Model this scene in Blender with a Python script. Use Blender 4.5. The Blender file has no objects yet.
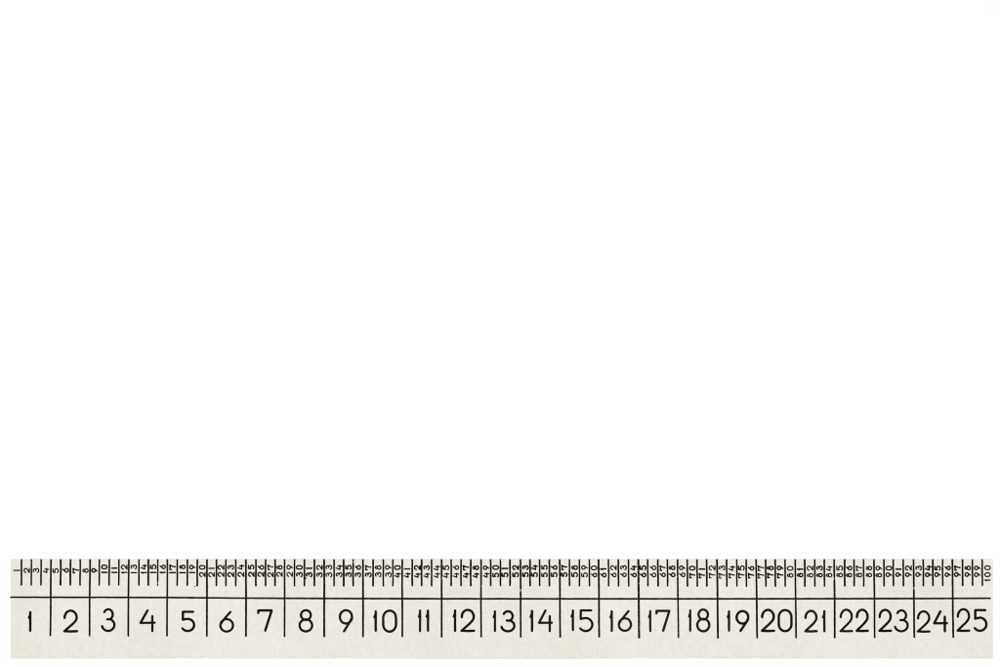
import bpy, bmesh, math, random
from mathutils import Vector

random.seed(11)
S = bpy.context.scene
COL = S.collection

# ------------------------------------------------------------------ camera
U = 0.010 / 39.2            # metres covered by one picture unit on the paper: one big division is 1 cm
THICK = 0.00016             # paper thickness
CAM_H = 1000 * U / 0.36     # 100 mm lens on a 36 mm sensor, looking straight down on the copy table
cam_d = bpy.data.cameras.new('camera')
cam_d.lens = 100
cam_d.sensor_width = 36
cam_d.clip_start = 0.02
cam_d.clip_end = 50
cam = bpy.data.objects.new('camera', cam_d)
cam.location = (0, 0, CAM_H + THICK)
COL.objects.link(cam)
S.camera = cam

# ------------------------------------------------------------------ light: a soft white studio
W = bpy.data.worlds.new('World')
S.world = W
W.use_nodes = True
bg = W.node_tree.nodes['Background']
bg.inputs['Color'].default_value = (1, 1, 1, 1)
bg.inputs['Strength'].default_value = 0.42

def softbox(name, loc, size, power, color=(1, 1, 1)):
    l = bpy.data.lights.new(name, 'AREA')
    l.shape = 'SQUARE'
    l.size = size
    l.energy = power
    l.color = color
    o = bpy.data.objects.new(name, l)
    o.location = loc
    o.rotation_euler = (-Vector(loc)).to_track_quat('-Z', 'Y').to_euler()
    COL.objects.link(o)
    return o

softbox('softbox', (-0.9, -0.08, 1.75), 1.3, 19.7, (1.0, 0.995, 0.985))
softbox('softbox', (0.9, -0.08, 1.75), 1.3, 19.7, (1.0, 0.995, 0.985))

S.view_settings.view_transform = 'Standard'
S.view_settings.look = 'None'
S.view_settings.gamma = 1.0
S.view_settings.exposure = 0.0
S.view_settings.use_curve_mapping = False
S.render.engine = 'CYCLES'
S.cycles.filter_width = 1.05
S.cycles.max_bounces = 6

# ------------------------------------------------------------------ helpers
def px(x, y):
    """a point on the sheet, given on the strip's own 1000 x 667 layout grid"""
    return ((x - 500) * U, (333.5 - y) * U)

def new_mat(name):
    m = bpy.data.materials.new(name)
    m.use_nodes = True
    nt = m.node_tree
    return m, nt, nt.nodes['Principled BSDF']

def noise(nt, coord, scale, detail=3, stretch=(1, 1, 1), rough=0.55):
    mp = nt.nodes.new('ShaderNodeMapping')
    mp.inputs['Scale'].default_value = stretch
    nt.links.new(coord, mp.inputs['Vector'])
    n = nt.nodes.new('ShaderNodeTexNoise')
    n.inputs['Scale'].default_value = scale
    n.inputs['Detail'].default_value = detail
    n.inputs['Roughness'].default_value = rough
    nt.links.new(mp.outputs['Vector'], n.inputs['Vector'])
    return n.outputs['Fac']

def ramp(nt, fac, stops):
    r = nt.nodes.new('ShaderNodeValToRGB')
    el = r.color_ramp.elements
    while len(el) < len(stops):
        el.new(0.5)
    for e, (p, c) in zip(el, stops):
        e.position = p
        e.color = (c[0], c[1], c[2], 1)
    nt.links.new(fac, r.inputs['Fac'])
    return r.outputs['Color']

def mix(nt, mode, fac, a, b):
    m = nt.nodes.new('ShaderNodeMix')
    m.data_type = 'RGBA'
    m.blend_type = mode
    if isinstance(fac, float):
        m.inputs[0].default_value = fac
    else:
        nt.links.new(fac, m.inputs[0])
    for s, v in ((6, a), (7, b)):
        if isinstance(v, tuple):
            m.inputs[s].default_value = (*v, 1)
        else:
            nt.links.new(v, m.inputs[s])
    return m.outputs[2]

def math_n(nt, op, a, b=0.0, clamp=False):
    m = nt.nodes.new('ShaderNodeMath')
    m.operation = op
    m.use_clamp = clamp
    for i, v in enumerate((a, b)):
        if isinstance(v, (int, float)):
            m.inputs[i].default_value = v
        else:
            nt.links.new(v, m.inputs[i])
    return m.outputs[0]

PAPER = (0.692, 0.674, 0.624)

def paper_material():
    m, nt, b = new_mat('aged off white paper')
    tc = nt.nodes.new('ShaderNodeTexCoord').outputs['Object']
    def g(v):
        return (v, v, v)
    # broad yellowing, cloudy formation of the sheet, laid fibres, grain
    col = ramp(nt, noise(nt, tc, 38, 3), [(0.32, (0.674, 0.655, 0.596)), (0.5, PAPER), (0.72, (0.708, 0.692, 0.648))])
    col = mix(nt, 'MULTIPLY', 1.0, col, ramp(nt, noise(nt, tc, 620, 4), [(0.30, (0.972, 0.972, 0.964)), (0.5, g(0.998)), (0.72, g(1.01))]))
    col = mix(nt, 'MULTIPLY', 1.0, col, ramp(nt, noise(nt, tc, 1900, 3, (1, 0.22, 1)), [(0.25, g(0.95)), (0.5, g(0.998)), (0.8, g(1.03))]))
    col = mix(nt, 'MULTIPLY', 1.0, col, ramp(nt, noise(nt, tc, 2000, 2, (0.25, 1, 1)), [(0.3, g(0.985)), (0.7, g(1.01))]))
    col = mix(nt, 'MULTIPLY', 1.0, col, ramp(nt, noise(nt, tc, 2600, 2), [(0.3, (0.955, 0.95, 0.93)), (0.5, (1, 1, 1)), (0.72, (1.025, 1.03, 1.045))]))
    # a few darker fibre specks
    col = mix(nt, 'MIX', math_n(nt, 'MULTIPLY', math_n(nt, 'GREATER_THAN', noise(nt, tc, 1500, 1), 0.765), 0.25), col, (0.42, 0.39, 0.33))
    # uneven grey line painted along the middle of the lower edge
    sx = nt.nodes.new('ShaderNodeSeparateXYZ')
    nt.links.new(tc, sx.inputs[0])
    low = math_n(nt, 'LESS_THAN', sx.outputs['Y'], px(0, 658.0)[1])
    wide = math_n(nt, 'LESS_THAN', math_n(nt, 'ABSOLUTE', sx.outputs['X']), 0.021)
    edge_grey = math_n(nt, 'MULTIPLY', math_n(nt, 'MULTIPLY', low, wide), math_n(nt, 'MULTIPLY', noise(nt, tc, 500, 2), 0.9))
    col = mix(nt, 'MIX', edge_grey, col, (0.36, 0.37, 0.36))
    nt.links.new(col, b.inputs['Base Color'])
    b.inputs['Roughness'].default_value = 0.92
    b.inputs['Specular IOR Level'].default_value = 0.2
    bp = nt.nodes.new('ShaderNodeBump')
    bp.inputs['Strength'].default_value = 0.12
    bp.inputs['Distance'].default_value = 0.00003
    nt.links.new(noise(nt, tc, 2600, 4, (1, 0.5, 1)), bp.inputs['Height'])
    nt.links.new(bp.outputs['Normal'], b.inputs['Normal'])
    return m

def ink_material(name, wear, dark=(0.0070, 0.0050, 0.0028)):
    """offset printing ink: density differs from mark to mark, pinholes where the paper shows through"""
    m, nt, b = new_mat(name)
    geo = nt.nodes.new('ShaderNodeNewGeometry').outputs['Position']
    inf = nt.nodes.new('ShaderNodeObjectInfo').outputs['Random']
    base = ramp(nt, inf, [(0.0, dark), (0.7, dark), (1.0, tuple(max(d, e) for d, e in zip(dark, (0.014, 0.011, 0.007))))])
    thin = ramp(nt, noise(nt, geo, 2500, 2), [(0.35, (1, 1, 1)), (0.75, (1.7, 1.65, 1.6))])
    base = mix(nt, 'MULTIPLY', 1.0, base, thin)
    hole = math_n(nt, 'GREATER_THAN', noise(nt, geo, 3600, 1), wear)
    col = mix(nt, 'MIX', math_n(nt, 'MULTIPLY', hole, 0.6), base, PAPER)
    nt.links.new(col, b.inputs['Base Color'])
    b.inputs['Roughness'].default_value = 0.8
    b.inputs['Specular IOR Level'].default_value = 0.0
    return m

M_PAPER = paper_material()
M_INK = ink_material('black printing ink', 0.80)
M_WORN = ink_material('worn black printing ink', 0.70)
M_BROWN = ink_material('faded brown printing ink', 0.80, (0.10, 0.045, 0.035))
M_FAINT = ink_material('faint grey ink', 0.80, (0.50, 0.48, 0.43))
M_RED = ink_material('red ink', 0.9, (0.62, 0.30, 0.34))

def link(name, bm, mat, parent=None, loc=(0, 0, 0)):
    me = bpy.data.meshes.new(name)
    bm.normal_update()
    bm.to_mesh(me)
    bm.free()
    me.materials.append(mat)
    o = bpy.data.objects.new(name, me)
    o.location = loc
    COL.objects.link(o)
    if parent:
        o.parent = parent
    return o

def arc(cx, cy, rx, ry, a0, a1, n=14):
    return [(cx + rx * math.cos(math.radians(a0 + (a1 - a0) * i / n)),
             cy + ry * math.sin(math.radians(a0 + (a1 - a0) * i / n))) for i in range(n + 1)]

LAYER = 0.000004

def ribbon(bm, pts, w, z, closed=False, ragged=0.0, nicks=()):
    """a stroke of ink: pts and w in layout units (y up), rounded ends"""
    P = [Vector(p) for p in pts]
    n = len(P)
    L, R = [], []
    for i in range(n):
        a = P[(i - 1) % n] if (closed or i > 0) else P[i]
        c = P[(i + 1) % n] if (closed or i < n - 1) else P[i]
        d = (c - a)
        if d.length < 1e-9:
            d = Vector((1, 0))
        d.normalize()
        nrm = Vector((-d.y, d.x))
        k = 1 + random.uniform(-ragged, ragged)
        k2 = 1 + random.uniform(-ragged, ragged)
        if i in nicks:
            k, k2 = (0.5, 0.95) if random.random() < 0.5 else (0.55, 0.4)
        L.append(P[i] + nrm * w / 2 * k)
        R.append(P[i] - nrm * w / 2 * k2)
    vl = [bm.verts.new((p.x * U, p.y * U, z)) for p in L]
    vr = [bm.verts.new((p.x * U, p.y * U, z)) for p in R]
    for i in range(n if closed else n - 1):
        j = (i + 1) % n
        bm.faces.new((vr[i], vr[j], vl[j], vl[i]))
    if not closed:
        for end, s in ((0, 1), (n - 1, -1)):
            o = P[end]
            d = (P[1] - P[0]) if end == 0 else (P[n - 2] - P[n - 1])
            d.normalize()
            a0 = math.atan2(d.y, d.x) + math.pi / 2
            cap = [vl[end] if s == 1 else vr[end]]
            for k in range(1, 5):
                a = a0 + math.pi * k / 5
                cap.append(bm.verts.new(((o.x + math.cos(a) * w / 2 * .9) * U, (o.y + math.sin(a) * w / 2 * .9) * U, z)))
            cap.append(vr[end] if s == 1 else vl[end])
            try:
                bm.faces.new(cap)
            except ValueError:
                pass

def bez(p0, p1, p2, p3, n=10):
    r = []
    for i in range(n + 1):
        t = i / n
        s = 1 - t
        r.append(tuple(s**3 * a + 3 * s * s * t * b + 3 * s * t * t * c + t**3 * d for a, b, c, d in zip(p0, p1, p2, p3)))
    return r

def glyph(ch, w, h, small=False):
    """strokes of one drawn figure: centre lines in a w x h box, origin lower left, y up"""
    if ch == '0':
        r = w / 2
        top = min(r * 1.1, h / 2)
        return [(arc(r, h - top, r, top, 0, 180, 14) + arc(r, top, r, top, 180, 360, 14), True)]
    if ch == '2':
        ry = h * .335
        return [(arc(w * .5, h - ry, w * .47, ry, 184, -8, 18)[:-1]
                 + bez((w * .955, h * .60), (w * .88, h * .42), (w * .42, h * .24), (0.02 * w, 0), 10), False),
                ([(0, 0), (w * .5, -.012 * h), (w, 0)], False)]
    if ch == '3':
        return [(arc(w * .50, h * .76, w * .37, h * .24, 155, -70, 16) + [(w * .40, h * .535)], False),
                ([(w * .40, h * .535)] + arc(w * .49, h * .275, w * .51, h * .275, 72, -170, 20), False)]
    if ch == '4':
        if small:
            return [([(w * .34, h), (w * .02, h * .34)], False),
                    ([(w * .02, h * .34), (w * 1.0, h * .36)], False),
                    ([(w * .78, h * .72), (w * .78, -.02 * h)], False)]
        return [([(w * .5, h), (0, h * .40)], False),
                ([(0, h * .40), (w, h * .41)], False),
                ([(w * .83, h * .73), (w * .83, 0)], False)]
    if ch == '5':
        if small:
            return [([(w * .12, h), (w * .95, h)], False),
                    ([(w * .12, h), (w * .04, h * .60)], False),
                    (bez((w * .04, h * .60), (w * .45, h * .76), (w * 1.02, h * .62), (w * .99, h * .30), 8)
                     + bez((w * .99, h * .30), (w * .95, -.06 * h), (w * .25, -.08 * h), (0, h * .16), 8)[1:], False)]
        return [([(w * .06, h), (w * .92, h * 1.0)], False),
                ([(w * .07, h), (w * .06, h * .58)], False),
                ([(w * .07, h * .59)] + arc(w * .46, h * .315, w * .54, h * .315, 100, -145, 22), False)]
    if ch == '6':
        r = h * .315
        return [(arc(w * .5, r, w * .5, r, 0, 360, 26)[:-1], True),
                ([(w * .80, h), (w * .42, h * .72), (w * .16, h * .52), (w * .03, h * .38)], False)]
    if ch == '7':
        if small:
            return [([(-.06 * w, h * .66), (-0.02 * w, h * .97)], False),
                    ([(-.04 * w, h * .95), (w * .5, h * .9), (w * .98, h)], False),
                    ([(w * .98, h), (w * .66, h * .45), (w * .58, 0)], False)]
        return [([(0, h * .87), (0.01 * w, h)], False),
                ([(0, h), (w, h)], False),
                ([(w, h), (w * .52, 0)], False)]
    if ch == '8':
        if small:
            return [(arc(w * .5, h * .81, w * .34, h * .19, 0, 360, 16)[:-1], True),
                    (arc(w * .5, h * .31, w * .5, h * .31, 0, 360, 18)[:-1], True)]
        return [(arc(w * .5, h * .77, w * .39, h * .23, 0, 360, 22)[:-1], True),
                (arc(w * .5, h * .285, w * .5, h * .285, 0, 360, 24)[:-1], True)]
    if ch == '9':
        r = h * .315
        return [(arc(w * .5, h - r, w * .5, r, 0, 360, 26)[:-1], True),
                ([(w * .97, h * .62), (w * .84, h * .46), (w * .33, 0)], False)]
    return []

def put_glyph(bm, ch, x0, y0, w, h, sw, z, turn=False, wob=0.0, flag=1.0):
    """turn: the figure reads upwards (quarter turn anticlockwise); x0,y0 = lower left in page units (y up)"""
    k = 0
    if ch == '1':
        st = [([(0, h), (0.02 * w, h * .66), (0, h * .3), (0, 0)], False)]
        sw *= 1.12 if turn else 1.0
        if flag:
            st.append(([(-sw * .12, h * .86), (-sw * .62, h * .685)], False))
    else:
        st = glyph(ch, w, h, turn)
    for pts, closed in st:
        q = []
        for (a, b) in pts:
            a += random.uniform(-wob, wob)
            b += random.uniform(-wob, wob)
            q.append((x0 - b, y0 + a) if turn else (x0 + a, y0 + b))
        s = sw * (0.8 if (ch == '1' and k == 1) else 1)
        ribbon(bm, q, s, z + k * LAYER, closed, ragged=0.05)
        k += 1

# ------------------------------------------------------------------ setting: a plain white table top
bm = bmesh.new()
bmesh.ops.create_grid(bm, x_segments=4, y_segments=4, size=3.0)
mw, nt, b = new_mat('matt white copy table')
tc = nt.nodes.new('ShaderNodeTexCoord').outputs['Object']
nt.links.new(ramp(nt, noise(nt, tc, 30, 3), [(0.3, (0.925, 0.925, 0.925)), (0.7, (0.945, 0.945, 0.945))]), b.inputs['Base Color'])
b.inputs['Roughness'].default_value = 0.95
b.inputs['Specular IOR Level'].default_value = 0.1
table = link('backdrop', bm, mw)
table['kind'] = 'structure'
table['label'] = 'plain bright white surface under and behind the paper ruler'

# ------------------------------------------------------------------ the ruler
ruler = bpy.data.objects.new('ruler', None)
ruler.empty_display_size = 0.02
rx, ry = px(501.7, 608.9)
ruler.location = (rx, ry, 0.00002)
COL.objects.link(ruler)
ruler['label'] = 'long off-white paper ruler printed with black lines and numbers, lying on white'
ruler['category'] = 'ruler'

# the strip itself: a cut sheet with faintly uneven edges
X0, X1, Y0, Y1 = 10.6, 992.9, 559.0, 658.75
pts = []
N, K = 120, 14
for i in range(N):
    pts.append((X0 + (X1 - X0) * i / N, Y1 + random.uniform(-.04, .04)))
for i in range(K):
    pts.append((X1 + random.uniform(-.04, .04), Y1 + (Y0 - Y1) * i / K))
for i in range(N):
    pts.append((X1 + (X0 - X1) * i / N, Y0 + random.uniform(-.05, .05)))
for i in range(K):
    pts.append((X0 + random.uniform(-.05, .05), Y0 + (Y1 - Y0) * i / K))
bm = bmesh.new()
ring = [bm.verts.new((*px(*p), 0)) for p in pts]
top = [bm.verts.new((v.co.x, v.co.y, THICK)) for v in ring]
bm.faces.new(top)
bm.faces.new(list(reversed(ring)))
for i in range(len(ring)):
    j = (i + 1) % len(ring)
    bm.faces.new((ring[i], ring[j], top[j], top[i]))
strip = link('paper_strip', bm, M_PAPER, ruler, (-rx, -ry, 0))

def ink(name, bm, cx, cy, z, mat=M_INK, label=None):
    """one printed mark, its origin at its own middle on the paper"""
    X, Y = px(cx, cy)
    o = link(name, bm, mat, ruler, (X - rx, Y - ry, THICK + z))
    if label:
        o['label'] = label
    return o

Z_LINE, Z_DIV, Z_TICK, Z_NUM = 0.000012, 0.000024, 0.000024, 0.000040

# long base line
prof = [(10.8, 597.2), (100, 597.35), (170, 597.55), (240, 598.1), (330, 598.5), (430, 598.75), (600, 598.85), (770, 598.8), (890, 598.6), (950, 598.45), (990.3, 598.2)]
def base_y(x):
    for (a, ya), (c, yc) in zip(prof, prof[1:]):
        if a <= x <= c:
            return ya + (yc - ya) * (x - a) / (c - a)
    return prof[-1][1]
n = 260
line = [(10.8 + (990.3 - 10.8) * i / n, 0) for i in range(n + 1)]
bm = bmesh.new()
ribbon(bm, [(x - 500, 598 - base_y(x)) for x, _ in line], 1.85, 0, ragged=0.10)
ink('base_line', bm, 500, 598, Z_LINE)

# the 99 marks along the top edge; every fourth one runs down through the base line
TICKS = [21.6, 31.5, 41.2, 51.1, 60.8, 70.5, 80.3, 90.1, 99.4, 109.3, 119.0, 128.8, 139.0, 148.4, 157.8, 167.4,
         177.3, 187.4, 197.3, 207.0, 216.5, 225.9, 235.8, 246.0, 255.9, 265.5, 275.1, 284.6, 294.5, 304.4, 314.4, 324.2,
         334.1, 343.7, 353.1, 363.0, 373.1, 383.3, 392.9, 402.2, 412.2, 421.6, 431.6, 441.6, 451.2, 461.0, 470.7, 481.0,
         490.7, 500.4, 510.0, 520.5, 530.0, 539.6, 549.3, 559.7, 569.4, 579.4, 589.3, 598.6, 608.5, 618.3, 628.5, 638.3,
         647.7, 657.8, 667.4, 677.5, 687.2, 697.0, 706.6, 717.0, 726.6, 736.7, 746.1, 756.1, 765.6, 775.1, 785.0, 795.2,
         804.7, 814.7, 824.3, 834.2, 844.5, 854.0, 863.5, 874.0, 883.9, 893.2, 903.2, 913.5, 923.2, 932.7, 942.5, 952.3,
         962.4, 972.3, 982.1]
NICKS = {35: [562.3], 50: [561.0], 48: [586.6], 52: [590.6], 92: [587.7], 84: [578.0], 44: [578.8], 15: [583]}
def lerp_tab(tab, x):
    if x <= tab[0][0]:
        return tab[0][1]
    for (a, ya), (c, yc) in zip(tab, tab[1:]):
        if x <= c:
            return ya + (yc - ya) * (x - a) / (c - a)
    return tab[-1][1]
LONG_END = [(50, 636.4), (170, 636.7), (330, 637.2), (480, 637.6), (600, 637.6), (636, 637.5), (638, 638.8), (640, 638.0), (717, 638.5), (757, 638.6), (800, 638.3), (952, 637.9)]
SHORT_END = [(20, 585.5), (120, 585.7), (230, 586.3), (350, 586.5), (500, 586.3), (660, 586.7), (780, 586.9), (860, 586.7), (982, 586.2)]
DRIFT = [(50, -.7), (130, -.6), (167, -.4), (207, -.1), (246, 0), (480, 0.1), (638, .8), (717, 1.0), (757, 1.1), (835, .6), (952, .9)]
for k, x in enumerate(TICKS, 1):
    big = k % 4 == 0
    end = lerp_tab(LONG_END if big else SHORT_END, x) + random.uniform(-.15, .15)
    drift = lerp_tab(DRIFT, x) * (1 if big else .28)
    steps = 40 if big else 18
    w = (random.uniform(1.75, 2.0) if big else random.uniform(1.7, 1.98))
    if k == 64:
        w = 2.25
    cy = (559 + end) / 2
    e0, e1 = 559.12, end - w * .4
    run, nk = [], set()
    ph, am = random.uniform(0, 6), random.uniform(.03, .10)
    for i in range(steps + 1):
        t = i / steps
        y = e0 + (e1 - e0) * t
        run.append((drift * t + am * math.sin(ph + 7 * t), cy - y))
        for ny in NICKS.get(k, []):
            if abs(y - ny) < (e1 - e0) / steps * .55:
                nk.add(i)
    bm = bmesh.new()
    ribbon(bm, run, w, 0, ragged=0.09, nicks=nk)
    # square cut at the paper's top edge: no rounded end past it
    lim = (cy - 559.12) * U
    for v in bm.verts:
        v.co.y = min(v.co.y, lim)
    worn = k in (64, 68)
    ink('division_line' if big else 'tick_mark', bm, x, cy, Z_DIV if big else Z_TICK, M_WORN if worn else M_INK)

# the 100 small figures, reading upwards, one in each gap
PEN = {'0': 4.1, '1': 0, '2': 4.6, '3': 4.5, '4': 4.9, '5': 4.4, '6': 4.1, '7': 4.8, '8': 4.0, '9': 4.1}
edges = [11.7] + TICKS + [992.0]
for v in range(1, 101):
    a, c = edges[v - 1], edges[v]
    mid = (a + c) / 2 if 1 < v < 100 else (17.0 if v == 1 else 987.2)
    txt = str(v)
    if v < 10:
        ys = [570.5]
    elif v < 20:
        ys = [572.5, 567.0 if v < 20 else 0]
    elif v < 100:
        hi = {2: 567.2, 3: 567.4, 4: 567.7, 5: 567.5, 6: 567.8, 7: 568.1, 8: 568.2, 9: 568.0}[v // 10]
        lo = {2: 574.5, 3: 574.7, 4: 575.2, 5: 574.8, 6: 574.9, 7: 575.5, 8: 575.2, 9: 574.7}[v // 10]
        ys = [lo, hi]
    else:
        ys = [580.0, 574.8, 567.8]
    cy = sum(ys) / len(ys)
    bm = bmesh.new()
    sw = random.uniform(1.28, 1.58)
    hh = random.uniform(5.1, 5.65)
    xr = mid + hh / 2 + random.uniform(-.35, .35)       # foot of the figures
    for i, (ch, yy) in enumerate(zip(txt, ys)):
        wd = PEN[ch] - sw + random.uniform(.7, 1.05)
        if ch == '1':
            wd = 0
        yy += random.uniform(-.18, .18)
        if ch == '1' and i > 0:
            yy += 1.0
        put_glyph(bm, ch, xr - mid, (cy - yy) - wd / 2, wd, hh, sw, i * LAYER * 4, turn=True, wob=.07,
                  flag=(v in (12, 14, 61, 81, 100, 16)))
    if v == 1:
        mat = M_BROWN
    else:
        mat = M_INK
    ink('small_numeral', bm, mid, cy, Z_NUM, mat, 'small %s figure %s printed sideways near the top edge' % ('brown' if v == 1 else 'black', txt))

# the large figures: outer boxes (x0, x1, y top, y bottom) of each drawn digit
BIG = {
    1: [('1', 30.3, 30.3, 610.8, 632.1)],
    2: [('2', 63.0, 78.4, 609.4, 632.4)],
    3: [('3', 101.0, 115.6, 608.0, 632.1)],
    4: [('4', 139.3, 156.0, 609.2, 632.4)],
    5: [('5', 180.9, 195.4, 610.5, 632.2)],
    6: [('6', 219.2, 234.2, 610.6, 632.7)],
    7: [('7', 257.0, 273.0, 609.2, 632.0)],
    8: [('8', 298.4, 313.4, 609.0, 632.6)],
    9: [('9', 338.6, 353.3, 609.0, 632.6)],
    10: [('1', 375.7, 375.7, 610.0, 632.0), ('0', 382.0, 397.2, 609.4, 632.8)],
    11: [('1', 420.1, 420.1, 609.2, 632.4), ('1', 428.0, 428.0, 609.2, 632.0)],
    12: [('1', 455.1, 455.1, 609.0, 632.2), ('2', 460.1, 475.4, 608.6, 632.0)],
    13: [('1', 494.9, 494.9, 610.0, 632.2), ('3', 500.4, 515.6, 610.0, 632.5)],
    14: [('1', 532.0, 532.0, 609.6, 632.2), ('4', 537.8, 553.2, 609.2, 632.4)],
    15: [('1', 572.9, 572.9, 609.2, 631.4), ('5', 578.8, 593.5, 609.2, 632.2)],
    16: [('1', 611.8, 611.8, 610.0, 632.2), ('6', 617.6, 632.2, 609.8, 632.0)],
    17: [('1', 650.2, 650.2, 609.8, 632.2), ('7', 655.2, 670.6, 609.6, 632.0)],
    18: [('1', 690.2, 690.2, 609.0, 632.0), ('8', 696.0, 710.5, 608.3, 632.5)],
    19: [('1', 729.0, 729.0, 610.0, 632.0), ('9', 735.3, 749.6, 609.8, 632.2)],
    20: [('2', 760.5, 775.4, 608.6, 632.0), ('0', 777.5, 792.7, 608.8, 632.4)],
    21: [('2', 803.9, 818.0, 609.6, 632.4), ('1', 824.3, 824.3, 609.8, 632.6)],
    22: [('2', 839.2, 853.3, 608.5, 632.2), ('2', 855.3, 869.2, 608.5, 632.0)],
    23: [('2', 878.0, 892.3, 608.6, 632.0), ('3', 894.0, 908.8, 609.2, 632.4)],
    24: [('2', 916.5, 930.7, 610.2, 632.6), ('4', 932.8, 948.2, 610.0, 632.6)],
    25: [('2', 956.2, 970.6, 608.0, 631.8), ('5', 973.2, 987.6, 608.8, 632.0)],
}
for v, parts in BIG.items():
    gx0, gx1 = parts[0][1], parts[-1][2]
    cx, cy = (gx0 + gx1) / 2, 620.8
    bm = bmesh.new()
    for i, (ch, x0, x1, yt, yb) in enumerate(parts):
        sw = random.uniform(2.32, 2.58)
        if ch == '1':
            put_glyph(bm, ch, x0 - cx, cy - yb + sw / 2, .1, yb - yt - sw, sw, i * LAYER * 4, wob=.06)
        else:
            put_glyph(bm, ch, x0 - cx + sw / 2, cy - yb + sw / 2, x1 - x0 - sw, yb - yt - sw, sw, i * LAYER * 4, wob=.05)
    ink('numeral', bm, cx, cy, Z_NUM, M_INK, 'large black figure %d below the base line' % v)

# stray specks of printing ink
def speck(run, w, mat, label):
    cx = sum(p[0] for p in run) / len(run)
    cy = sum(p[1] for p in run) / len(run)
    bm = bmesh.new()
    ribbon(bm, [(x - cx, cy - y) for x, y in run], w, 0, ragged=.2)
    ink('ink_speck', bm, cx, cy, 0.000008, mat, label)
speck([(194.2, 586.6), (195.2, 586.2), (196.6, 585.8)], .7, M_INK, 'short black ink slip beside a tick')
speck([(213.2, 585.4), (213.9, 586.1)], .5, M_FAINT, 'faint grey ink dot')
speck([(216, 586.4), (221, 586.3), (226, 586.4)], .35, M_FAINT, 'faint grey hairline at the feet of two ticks')
speck([(236, 586.4), (239, 586.2)], .45, M_FAINT, 'faint grey hairline at the foot of a tick')
speck([(305.3, 577.6), (305.9, 578.6)], 1.1, M_INK, 'black ink blot on a tick')
speck([(678.6, 559.5), (680.8, 559.5)], .6, M_RED, 'tiny pink fleck at the top edge')
speck([(782.2, 566.3), (783.2, 566.9)], .8, M_RED, 'tiny pink fleck beside a small figure')
